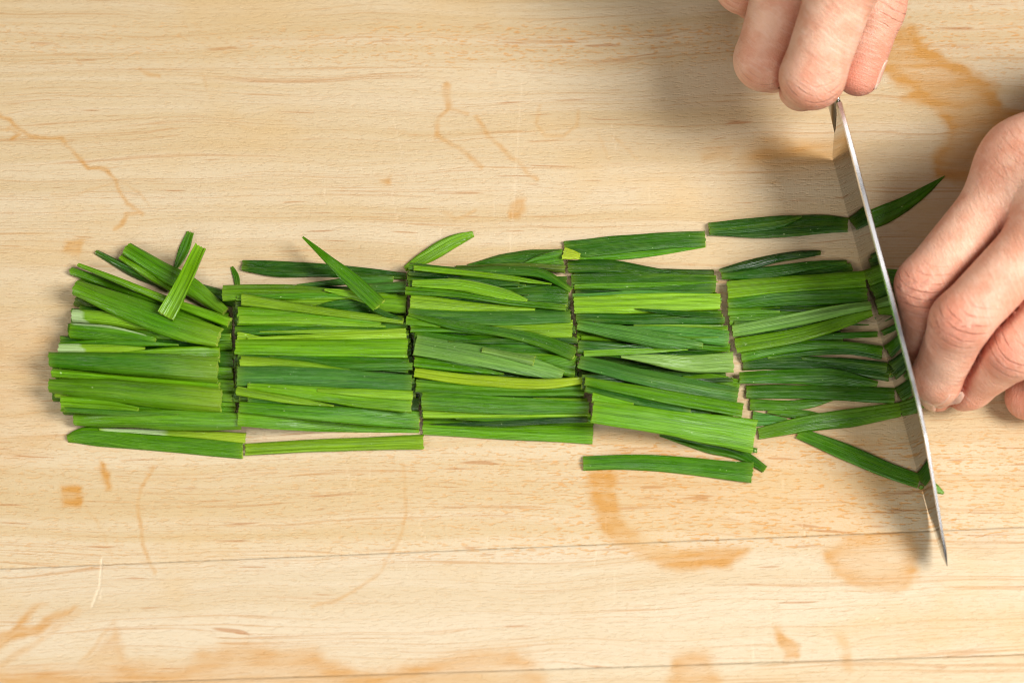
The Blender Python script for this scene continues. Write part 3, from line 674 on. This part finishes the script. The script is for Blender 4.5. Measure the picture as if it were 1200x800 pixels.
I_, J_, K_ = (825, 230), (850, 340), (870, 430)
b5 = [
 (I_, [(28,190,78),(300,186,112),(560,172,124),(700,160,112),(842,168,88)], 1, 'dark', dict(kind='flat', label='dark chive piece lying alone above the fifth bundle, its right end at the blade')),
 (I_, [(30,187,66),(300,166,84),(480,142,62),(572,117,12)], 2, 'dark', dict(kind='flat', t=.6, label='thin dark layer of leaf on the lone chive piece above the fifth bundle')),
 (I_, [(92,432,22),(250,402,56),(450,356,52),(600,336,42),(684,326,24)], 3, 'deep', dict(kind='tube', t=1.2, lift=(1.5,.8,0,0), label='narrow glossy dark chive tip, uppermost of the fifth bundle')),
 (I_, [(104,456,60),(400,441,74),(650,402,54),(836,382,28)], 2, 'dark', {}),
 (I_, [(138,546,108),(500,512,100),(945,482,100)], 3.4, 'mlight', dict(kind='ridge', k=-.1, glow=(.15,.05,0,0), label='broad fresh green chive piece in the upper part of the fifth bundle')),
 (I_, [(140,631,54),(500,592,90),(956,577,90)], 3, 'mdark', {}),
 (I_, [(140,676,44),(442,664,34)], 3.2, 'mid', {}),
 (I_, [(150,726,60),(450,692,60),(825,642,18)], 2.2, 'mid', {}),
 (J_, [(42,238,62),(400,172,64),(700,112,60),(852,87,50)], 4.2, 'pale', dict(kind='ridge', t=1.0)),
 (J_, [(60,322,100),(400,267,90),(700,182,70),(860,132,34)], 4, 'mlight', dict(kind='flat', label='broad fresh green chive piece that curves up in the middle of the fifth bundle')),
 (J_, [(93,386,60),(350,336,60),(550,319,46),(750,326,40),(920,352,50)], 3.2, 'mid', dict(kind='ridge')),
 (J_, [(250,392,18),(500,362,40),(750,357,36),(916,387,36)], 2.5, 'dark', {}),
 (J_, [(103,437,60),(400,422,75),(700,442,80),(962,482,100)], 1.5, 'dark', {}),
 (J_, [(450,396,14),(700,421,50),(946,451,60)], 2, 'dark', {}),
 (J_, [(83,511,74),(400,502,88),(650,512,90),(892,547,28)], 2.2, 'mdark', dict(kind='ridge', k=-.1)),
 (J_, [(123,592,76),(400,592,82),(700,602,90),(990,617,88)], 1.2, 'mdark', dict(kind='ridge', k=-.1)),
 (J_, [(146,667,66),(350,672,60),(500,662,50),(632,641,6)], .8, 'mid', {}),
 (K_, [(60,302,90),(262,312,28)], .7, 'grey', {}),
 (K_, [(150,260,10),(350,277,50),(530,294,16)], .9, 'mid', {}),
 (K_, [(93,387,64),(400,326,90),(650,292,100),(926,247,80)], 2.2, 'mid', dict(kind='ridge', k=-.1, glow=(.1,0,0,.1), label='mid green chive piece slanting up to the blade, near side of fifth bundle')),
 (K_, [(330,383,66),(600,492,94),(850,602,90),(1036,668,82)], .6, 'mid', dict(kind='flat', label='chive piece slanting down to the blade, nearest of the fifth bundle')),
]
f5 = []
for y in range(322, 420, 14):
    x0 = 849+(y-322)*.22; f5.append(([(x0+6, y, 16), (x0+120, y-3, 16), (974+(y-322)*.27+24, y-8, 12)] if y < 362 else [(x0+4, y, 15), (x0+120, y-8, 14)], 'dark'))
def slivers(x0, x1, y0, y1, sx, n, tones, lo, hi):
    out = []
    for i in range(n):
        y = y0+(y1-y0)*(i+rnd.uniform(.15, .85))/n; xa = x0+(y-y0)*sx; xb = x1+(y-y0)*sx; L = xb-xa
        a, b = (0, rnd.uniform(.55, 1)) if rnd.random() < .5 else (rnd.uniform(0, .4), 1)
        dy = rnd.uniform(-7, 9); wd = rnd.uniform(4.5, 9)
        p = [(xa+L*a, y, wd*(.25 if a > 0 else 1)), (xa+L*(a+b)/2, y+dy*.4+rnd.uniform(-2, 2), wd), (xa+L*b, y+dy, wd*(.2 if b < 1 else 1))]
        out.append(((0, 0), [(q[0]*5, q[1]*5, q[2]*5) for q in p], rnd.uniform(lo, hi), rnd.choice(tones), dict(t=.6, kind=rnd.choice(['ridge', 'fold', 'flat']))))
    return out
b1 += slivers(72, 270, 385, 490, .03, 5, ['mdark', 'mid', 'mlight'], 2.6, 4.4)
b2 += slivers(277, 474, 345, 492, .11, 8, ['dark', 'mdark', 'light', 'mid'], 4.3, 6.1)
b3 += slivers(478, 668, 325, 505, .12, 9, ['dark', 'deep', 'mlight', 'mdark'], 4.5, 6.6)
b4 += slivers(672, 842, 328, 450, .14, 8, ['dark', 'deep', 'mid', 'mlight'], 4.0, 5.7)
b5 += slivers(850, 1014, 330, 400, .22, 4, ['deep', 'dark', 'mdark'], 2.6, 4.1)
bundle(1, 'leftmost', b1, f1, 1.5, 'mid'); bundle(2, 'second', b2, f2, 1.0, 'mid'); bundle(3, 'third', b3, f3, .95, 'mdark')
bundle(4, 'fourth', b4, f4, .9, 'mdark'); bundle(5, 'fifth', b5, f5, .8, 'dark')

# uncut leaves held on the far side of the blade, under the fingers
held = [
 ([(1001,262,15),(1028,254,21),(1058,240,17),(1085,223,10),(1107,206,1)], 'mid', 'curved pointed chive tip behind the blade, above the holding fingers'),
 ([(1019,322,16),(1050,326,20),(1100,330,22),(1180,330,20)], 'mid', 'uncut chive leaf under the index finger, behind the upper blade'),
 ([(1022,340,22),(1060,346,22),(1110,350,20),(1190,352,20)], 'dark', 'second uncut chive leaf from the top under the holding fingers'),
 ([(1028,362,20),(1065,370,20),(1120,372,20),(1195,372,18)], 'dark', 'third uncut chive leaf from the top under the holding fingers'),
 ([(1039,408,12),(1070,412,14),(1120,410,16),(1190,400,14)], 'dark', 'fourth uncut chive leaf from the top under the holding fingers'),
 ([(1044,432,18),(1075,436,18),(1120,432,18),(1190,424,16)], 'mdark', 'fifth uncut chive leaf from the top under the holding fingers'),
 ([(1056,476,15),(1078,470,16),(1100,460,15),(1140,446,14)], 'mlight', 'uncut chive leaf showing below the fingertips, beside the blade'),
 ([(1080,565,14),(1094,571,11),(1106,577,3)], 'mlight', 'small green chive tip poking out behind the lower blade'),
]
for pts, tn, lab in held:
    tag(place(pts, t=.8, tone=tn, kind='flat', cut1=False), lab, 'chive', 'uncut chive leaves held behind the blade')
for o in list(bpy.data.objects):
    for kk in ('_w', '_y', '_x', '_tone', '_lab'):
        if kk in o: del o[kk]

# ---------------------------------------------------------------- the knife
EA, EB = at(976, 188, 0), at(1078, 564, 0); kd = (EB-EA)/np.linalg.norm(EB-EA)
kl = np.array([-(-kd[1]), -kd[0], 0.0]); kl = kl if kl[0] < 0 else -kl        # towards the left, level
LEAN = math.radians(6.0); ku = np.array([0, 0, 1.])*math.cos(LEAN)+kl*math.sin(LEAN)
kn_ = np.cross(kd, ku); kn_ = kn_ if kn_[0] < 0 else -kn_                     # left face normal
knife = bpy.data.objects.new('kitchen_knife', None); col.objects.link(knife); knife.location = EA*S
tag(knife, 'kitchen knife with a polished blade standing on its edge across the chives', 'knife')
def kp(s, h, o): return EA+kd*s+ku*h+kn_*o
edge = [(-3.5,.05),(0,.05),(20,.02),(60,.02),(100,.02),(112,.3),(120,1.6),(126,3.9),(130.3,7.2)]
spine = [(-22,38.5),(0,39.3),(20,38.8),(35,37.2),(62,36.6),(76,34.6),(92,33.4),(103,28.0),(112,21.8),(121,15.4),(127,10.8),(130.3,7.6)]
ss = np.concatenate([np.linspace(0, 100, 30), np.linspace(101.5, 130.3, 26)])
eh = np.interp(ss, *zip(*edge)); sh = np.interp(ss, *zip(*spine))
ker = np.array([1, 2, 3, 2, 1])/9; shs = np.convolve(np.pad(sh, 2, mode='edge'), ker, 'valid'); shs[-3:] = sh[-3:]; sh = shs
V, F = [], []
fr = [0, .03, .10, .5, .93, .985, 1.0]
for s, a, b in zip(ss, eh, sh):
    T = .82*(1-.5*sstep(np.array(s), 60, 130))                              # half thickness at the spine
    half = [.02, .16, .32, .32+(T-.32)*.52, T, T*.96, T*.62]
    rg = [kp(s, a+(b-a)*f, hf*min(1, (b-a)/6+.05)) for f, hf in zip(fr, half)]+[kp(s, a+(b-a)*f, -hf*min(1, (b-a)/6+.05)) for f, hf in zip(fr[::-1], half[::-1])]
    V += rg
m = 2*len(fr)
SP = []
for i in range(len(ss)-1):
    for j in range(m):
        a, b = i*m+j, i*m+(j+1) % m; F.append((a, b, b+m, a+m)); SP.append(5 <= j <= 7)
F.append(tuple(range(m))[::-1]); F.append(tuple((len(ss)-1)*m+j for j in range(m))); SP += [False, False]
bl = mesh('blade', np.array(V)-EA, F, STEEL, knife); bl.data.materials.append(SPINE)
bl.data.polygons.foreach_set('material_index', [1 if x else 0 for x in SP])
try: bl.data.set_sharp_from_angle(angle=math.radians(24))
except Exception: pass
# neck, bolster and handle behind the heel, wrapped by the right hand
def sweep(name, stations, mat, parent, seg=20):
    V, F = [], []
    for c, a, b in stations:
        for k in range(seg):
            an = 2*math.pi*k/seg; ca, sa = math.cos(an), math.sin(an)
            ca = math.copysign(abs(ca)**.75, ca); sa = math.copysign(abs(sa)**.75, sa)
            V.append(c+kn_*ca*a+ku*sa*b)
    n = len(stations)
    for i in range(n-1):
        for k in range(seg): F.append((i*seg+k, i*seg+(k+1) % seg, (i+1)*seg+(k+1) % seg, (i+1)*seg+k))
    F.append(tuple(range(seg))[::-1]); F.append(tuple((n-1)*seg+k for k in range(seg)))
    return mesh(name, np.array(V)-EA, F, mat, parent)
sweep('neck', [(kp(.5, 29, 0), .95, 10.0), (kp(-6, 30, 0), 1.1, 9), (kp(-14, 30, 0), 2.5, 8.5), (kp(-18, 30, 0), 5.5, 9)], STEEL, knife)
sweep('bolster', [(kp(-17, 30, 0), 6, 9.5), (kp(-18, 30, 0), 7, 10), (kp(-28, 30, 0), 7.2, 10)], SPINE, knife)
sweep('handle', [(kp(-27, 30, 0), 7.4, 10.2), (kp(-60, 31, 0), 8.2, 11), (kp(-95, 31, 0), 8.2, 11.5), (kp(-125, 29, 0), 8.6, 12.5), (kp(-130, 28, 0), 7, 11)], HANDLE, knife)

# ---------------------------------------------------------------- hands (one smooth implicit surface each)
def cone_sd(P, a, b, ra, rb):
    ab = b-a; t = np.clip(((P-a)@ab)/(ab@ab), 0, 1)
    return np.linalg.norm(P-a-t[:, None]*ab, axis=1)-(ra+(rb-ra)*t)
def smin(a, b, k):
    h = np.clip(.5+.5*(b-a)/k, 0, 1); return b*(1-h)+a*h-k*h*(1-h)
def ell_sd(P, c, ax, r):
    q = (P-c)@np.array(ax).T/np.array(r); l = np.linalg.norm(q, axis=1); return (l-1)*min(r)
def hand_sd(P, fingers, palm, extra):
    body = None
    for a, b, ra, rb in palm:
        d = cone_sd(P, a, b, ra, rb); body = d if body is None else smin(body, d, 12)
    res = body
    for f in fingers:
        d = None
        for i in range(len(f['p'])-1):
            c = cone_sd(P, f['p'][i], f['p'][i+1], f['r'][i], f['r'][i+1]); d = c if d is None else smin(d, c, 2.2)
        for c, ax, r in f.get('bumps', []): d = smin(d, ell_sd(P, c, ax, r), 3.0)
        f['d'] = d
    # neighbours stay apart (crease between), each blends into the palm
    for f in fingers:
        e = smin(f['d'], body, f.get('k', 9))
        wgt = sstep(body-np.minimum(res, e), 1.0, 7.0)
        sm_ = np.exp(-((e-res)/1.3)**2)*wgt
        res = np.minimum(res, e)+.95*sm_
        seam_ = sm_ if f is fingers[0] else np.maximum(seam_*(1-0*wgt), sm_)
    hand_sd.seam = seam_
    return res
def surface_nets(fun, lo, hi, h):
    n = np.ceil((hi-lo)/h).astype(int)+1
    ax = [lo[i]+h*np.arange(n[i]) for i in range(3)]
    D = np.empty(n, np.float32)
    yy, zz = np.meshgrid(ax[1], ax[2], indexing='ij'); base = np.stack([np.zeros(yy.size), yy.ravel(), zz.ravel()], -1)
    step = max(1, 400000//yy.size)
    for i in range(0, n[0], step):
        blk = np.concatenate([base+np.array([x, 0, 0]) for x in ax[0][i:i+step]]); D[i:i+step] = fun(blk).reshape(-1, n[1], n[2])
    # closed at the box
    for a in range(3):
        sl = [slice(None)]*3
        for e in (0, -1): sl[a] = e; D[tuple(sl)] = np.maximum(D[tuple(sl)], .4*h); sl[a] = slice(None)
    ins = D < 0; C = n-1
    cnt = np.zeros(C, np.int8)
    acc = np.zeros(tuple(C)+(3,), np.float32); num = np.zeros(C, np.float32)
    off = [(i, j, k) for i in (0, 1) for j in (0, 1) for k in (0, 1)]
    def sub(A, o): return A[o[0]:o[0]+C[0], o[1]:o[1]+C[1], o[2]:o[2]+C[2]]
    for o in off: cnt += sub(ins, o)
    act = (cnt > 0) & (cnt < 8); I = np.argwhere(act)
    acc = np.zeros((len(I), 3)); num = np.zeros(len(I))
    for o1 in off:
        for a in range(3):
            if o1[a]: continue
            o2 = list(o1); o2[a] = 1
            d1 = D[tuple((I+o1).T)]; d2 = D[tuple((I+o2).T)]; m = (d1 < 0) != (d2 < 0)
            t = np.where(m, d1/(d1-d2+1e-12), 0); p = np.array(o1)[None, :]+t[:, None]*(np.array(o2)-np.array(o1))[None, :]
            acc += p*m[:, None]; num += m
    V = lo+h*(I+acc/num[:, None]); idx = -np.ones(C, int); idx[tuple(I.T)] = np.arange(len(I))
    F = []
    for a in range(3):
        b, c = (a+1) % 3, (a+2) % 3
        s1 = [slice(None)]*3; s2 = [slice(None)]*3; s1[a] = slice(0, -1); s2[a] = slice(1, None)
        d1 = ins[tuple(s1)]; d2 = ins[tuple(s2)]; E = np.argwhere(d1 != d2)
        E = E[(E[:, b] > 0) & (E[:, c] > 0) & (E[:, b] < n[b]-1) & (E[:, c] < n[c]-1)]
        eb = np.zeros(3, int); eb[b] = 1; ec = np.zeros(3, int); ec[c] = 1
        q = np.stack([idx[tuple((E-eb-ec).T)], idx[tuple((E-ec).T)], idx[tuple(E.T)], idx[tuple((E-eb).T)]], -1)
        fl = d1[tuple(E.T)]; q[~fl] = q[~fl][:, ::-1]; F.append(q[(q >= 0).all(1)])
    return V, np.concatenate(F)

def norm(v): return v/(np.linalg.norm(v)+1e-9)
def make_hand(label, fingers, palm, lo, hi, h, dors_up, nails, warm):
    fun = lambda P: hand_sd(P, fingers, palm, None)
    V, F = surface_nets(fun, np.array(lo, float), np.array(hi, float), h)
    e = .25
    def grad(P): return np.stack([fun(P+np.eye(3)[i]*e)-fun(P-np.eye(3)[i]*e) for i in range(3)], -1)/(2*e)
    G = grad(V); inner = ((V > np.array(lo)+1.5*h) & (V < np.array(hi)-1.5*h)).all(1)
    for it in range(2):
        d = fun(V); V = V-np.where(inner, np.clip(d, -h, h), 0)[:, None]*G/np.maximum((G**2).sum(1), .3)[:, None]
    G = G/np.maximum(np.linalg.norm(G, axis=1), 1e-6)[:, None]
    # local finger coordinates for creases and colour
    n = len(V); best = np.full(n, 1e9); kn = np.zeros((n, 3)); al = np.zeros((n, 3)); bd = np.full(n, 1e9)
    red = np.zeros(n)
    for f in fingers:
        p = f['p']; acc = 0
        for i in range(len(p)-1):
            ax = norm(p[i+1]-p[i]); dr = norm(f['dors'][i]); sd = np.cross(ax, dr)
            d = cone_sd(V, p[i], p[i+1], f['r'][i], f['r'][i+1]); m = d < bd
            al[m, 0] = acc+(V[m]-p[i])@ax; al[m, 1] = (V[m]-p[i])@sd; bd = np.minimum(bd, d)
            acc += np.linalg.norm(p[i+1]-p[i])
        for j, (amp, span) in f['kn'].items():
            ax = norm(norm(p[j]-p[j-1])+norm(p[min(j+1, len(p)-1)]-p[j])) if j > 0 else norm(p[1]-p[0])
            dr = norm(f['dors'][min(j, len(f['dors'])-1)]+f['dors'][max(j-1, 0)]); dr = norm(dr-ax*(dr@ax)); sd = np.cross(ax, dr)
            q = V-p[j]-dr*f['r'][j]*.8; t = q@ax; c = q@sd; dist = np.linalg.norm(q, axis=1)
            wg = amp*np.exp(-(t/span)**2)*np.exp(-(c/(f['r'][j]*1.0))**4)*sstep(G@dr, .15, .6)*(dist < 22)
            m = dist < best; kn[m, 0] = t[m]; kn[m, 1] = c[m]; kn[m, 2] = wg[m]; best = np.minimum(best, dist)
            red = np.maximum(red, .62*amp*np.exp(-(dist/(f['r'][j]*1.05))**2))
        tip = p[-1]; red = np.maximum(red, f.get('tipred', .6)*np.exp(-(np.linalg.norm(V-tip, axis=1)/(f['r'][-1]*1.7))**2))
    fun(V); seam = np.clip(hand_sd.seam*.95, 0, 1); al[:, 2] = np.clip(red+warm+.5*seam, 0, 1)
    me = bpy.data.meshes.new('hand'); me.from_pydata((V*S).tolist(), [], F.tolist())
    me.polygons.foreach_set('use_smooth', [True]*len(F))
    me.attributes.new('knuckle', 'FLOAT_VECTOR', 'POINT').data.foreach_set('vector', kn.ravel())
    me.attributes.new('along', 'FLOAT_VECTOR', 'POINT').data.foreach_set('vector', al.ravel())
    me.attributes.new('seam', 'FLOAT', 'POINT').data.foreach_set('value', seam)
    me.update(); me.materials.append(SKIN)
    o = bpy.data.objects.new('hand', me); col.objects.link(o); tag(o, label, 'hand')
    for fi, dvec, ln, span, matn in nails:
        f = fingers[fi]; p0, p1 = f['p'][-2], f['p'][-1]; ax = norm(p1-p0); dr = norm(dvec-ax*(np.array(dvec)@ax)); sd = np.cross(ax, dr)
        L = np.linalg.norm(p1-p0); r0, r1 = f['r'][-2], f['r'][-1]; Vn, Fn = [], []
        nu, nvv = 9, 11
        pts = []
        for a in range(nvv):
            tt = a/(nvv-1); s = L-ln*.62+ln*tt*.98
            for b in range(nu):
                th = (b/(nu-1)*2-1)*span; th *= 1-.25*max(0, (1-tt)*2-1)**2-.12*max(0, tt*2-1)**3
                dirv = dr*math.cos(th)+sd*math.sin(th); base = p0+ax*s
                # march to the skin
                lo_, hi_ = 0., 14.
                if a < nvv-1:
                    for _ in range(14):
                        md = (lo_+hi_)/2
                        if fun((base+dirv*md)[None])[0] < 0: lo_ = md
                        else: hi_ = md
                    pts.append((lo_, base, dirv))
                else:                                                # the free edge stands a little proud of the flesh
                    pts.append((pts[len(pts)-nu][0]-.15, base, dirv))
        for off in (.16, -.35):
            for rad, base, dirv in pts: Vn.append(base+dirv*(rad+off))
        N = nu*nvv
        for a in range(nvv-1):
            for b in range(nu-1):
                i = a*nu+b; Fn.append((i, i+1, i+nu+1, i+nu)); Fn.append((N+i, N+i+nu, N+i+nu+1, N+i+1))
        rim = [b for b in range(nu)]+[a*nu+nu-1 for a in range(1, nvv)]+[(nvv-1)*nu+b for b in range(nu-2, -1, -1)]+[a*nu for a in range(nvv-2, 0, -1)]
        for i in range(len(rim)): a, b = rim[i], rim[(i+1) % len(rim)]; Fn.append((b, a, N+a, N+b))
        no = mesh('fingernail', np.array(Vn), Fn, matn, o)
        no.data.materials.append(NAILTIP)
        mi = [1 if (i//2//(nu-1)) >= nvv-3 and i < 2*(nvv-1)*(nu-1) else 0 for i in range(len(Fn))]
        no.data.polygons.foreach_set('material_index', mi)
    return o
def fing(pts, r, dors, kn, **kw):
    p = [at(*q) for q in pts]; f = dict(p=p, r=r, dors=[np.array(d, float) for d in dors], kn=kn); f.update(kw); return f

# left hand: claw grip on the uncut leaves, fingertips against the board
ux = np.array([-.55, -.62, .0])
LH = [
 fing([(1204,194,42),(1084,334,31),(1088,394,14),(1095,420,7)], [9.4, 8.1, 7.4, 6.6], [(-.15,.1,1),(-.7,-.1,.7),(-.9,-.2,.3)], {1: (1.0, 6.5), 0: (.35, 9)}),
 fing([(1262,236,48),(1126,376,38),(1102,440,16),(1102,454,8)], [9.5, 8.3, 7.7, 7.0], [(-.05,.05,1),(-.5,-.6,.62),(-.6,-.75,.2)], {1: (1.15, 7), 0: (.4, 9)}),
 fing([(1290,290,44),(1187,409,31),(1134,447,12),(1124,452,9)], [9.4, 8.3, 7.7, 7.2], [(0,0,1),(-.35,-.3,.9),(-.6,-.4,.7)], {1: (1.1, 6.5), 0: (.4, 9)}),
 fing([(1325,345,36),(1258,430,24),(1222,462,10),(1204,466,7.5)], [8.6, 7.6, 7.0, 6.4], [(0,0,1),(-.3,-.3,.9),(-.5,-.3,.8)], {1: (1.0, 6)}),
 fing([(1420,250,32),(1260,330,18),(1170,392,9),(1130,408,8)], [12.5, 9.5, 8.8, 7.6], [(0,.5,.8),(0,.6,.7),(0,.6,.7)], {2: (.6, 6)}, k=10),
]
wrist = at(1505, 150, 38); arm = at(1730, 90, 42)
LP = [(LH[0]['p'][0], at(1350,112,34)+0, 11, 15), (LH[1]['p'][0], wrist, 11.5, 17), (LH[2]['p'][0], wrist+np.array([8,-10,-3]), 11, 16), (LH[3]['p'][0], wrist+np.array([12,-20,-8]), 10, 15),
      (at(1350,112,34), wrist, 15, 18), (LH[4]['p'][0], wrist+np.array([0,4,-8]), 13, 16), (LH[0]['p'][0], LH[1]['p'][0], 10.3, 10.5), (LH[1]['p'][0], LH[2]['p'][0], 10.5, 10), (LH[2]['p'][0], LH[3]['p'][0], 10, 8.8),
      (wrist, arm, 20, 23), (wrist+np.array([10,-16,-4]), arm+np.array([10,-16,0]), 18, 21)]
make_hand('left hand with curled fingers holding the chives down, beside the blade', LH, LP, (95, -50, -1), (250, 118, 86), .8, None,
          [(1, (-.85,-.5,.05), 9, .75, NAIL), (2, (-.90,-.30,.22), 10, .8, NAIL)], .05)

# right hand: grips the handle, index finger bent over the left face, thumb on the right
RH = [
 fing([(1008,-75,80),(952,90,55),(946,94,30),(940,102,25)], [9.8, 8.8, 8.0, 7.2], [(-.1,-.1,1),(0,-1,.3),(0,-.8,-.5)], {1: (.75, 6.5)}, tipred=.2),
 fing([(945,-95,66),(897,70,38),(906,74,18),(930,62,14)], [9.8, 8.8, 8.4, 7.4], [(-.1,-.1,1),(-.1,-1,.2),(0,-.8,-.5)], {1: (.5, 6)}, tipred=.2),
 fing([(890,-120,60),(874,-20,35),(888,-8,18),(912,-20,14)], [10, 9.0, 8.2, 7.2], [(-.1,-.1,1),(-.1,-1,.2),(0,-.8,-.5)], {1: (.5, 6)}, tipred=.2),
 fing([(845,-140,66),(850,-80,40),(870,-70,22),(895,-80,18)], [9, 8, 7.2, 6.4], [(-.1,-.1,1),(-.1,-1,.2),(0,-.8,-.5)], {1: (.5, 6)}, tipred=.2),
 fing([(1085,-230,72),(1046,-90,60),(1025,10,48),(1006,86,37)], [13, 10.2, 8.4, 6.6], [(.6,0,.8),(.8,-.1,.6),(.9,-.1,.4)], {2: (.8, 5)}, k=10, tipred=1.0),
]
rw = at(1090, -420, 84); ra = at(1180, -640, 90)
RP = [(RH[0]['p'][0], rw, 11, 17), (RH[1]['p'][0], rw, 11, 17), (RH[2]['p'][0], rw+np.array([-10,0,-4]), 11, 16), (RH[3]['p'][0], rw+np.array([-16,0,-6]), 10, 15),
      (RH[0]['p'][0], RH[1]['p'][0], 10.5, 10.5), (RH[1]['p'][0], RH[2]['p'][0], 10.5, 10), (RH[2]['p'][0], RH[3]['p'][0], 10, 9), (RH[4]['p'][0], rw, 13, 17), (rw, ra, 20, 23)]
make_hand('right hand gripping the knife handle, index finger bent over the blade', RH, RP, (15, 28, 0), (185, 250, 118), .85, None,
          [(4, (.99,-.05,-.05), 9, .75, NAIL)], .0)
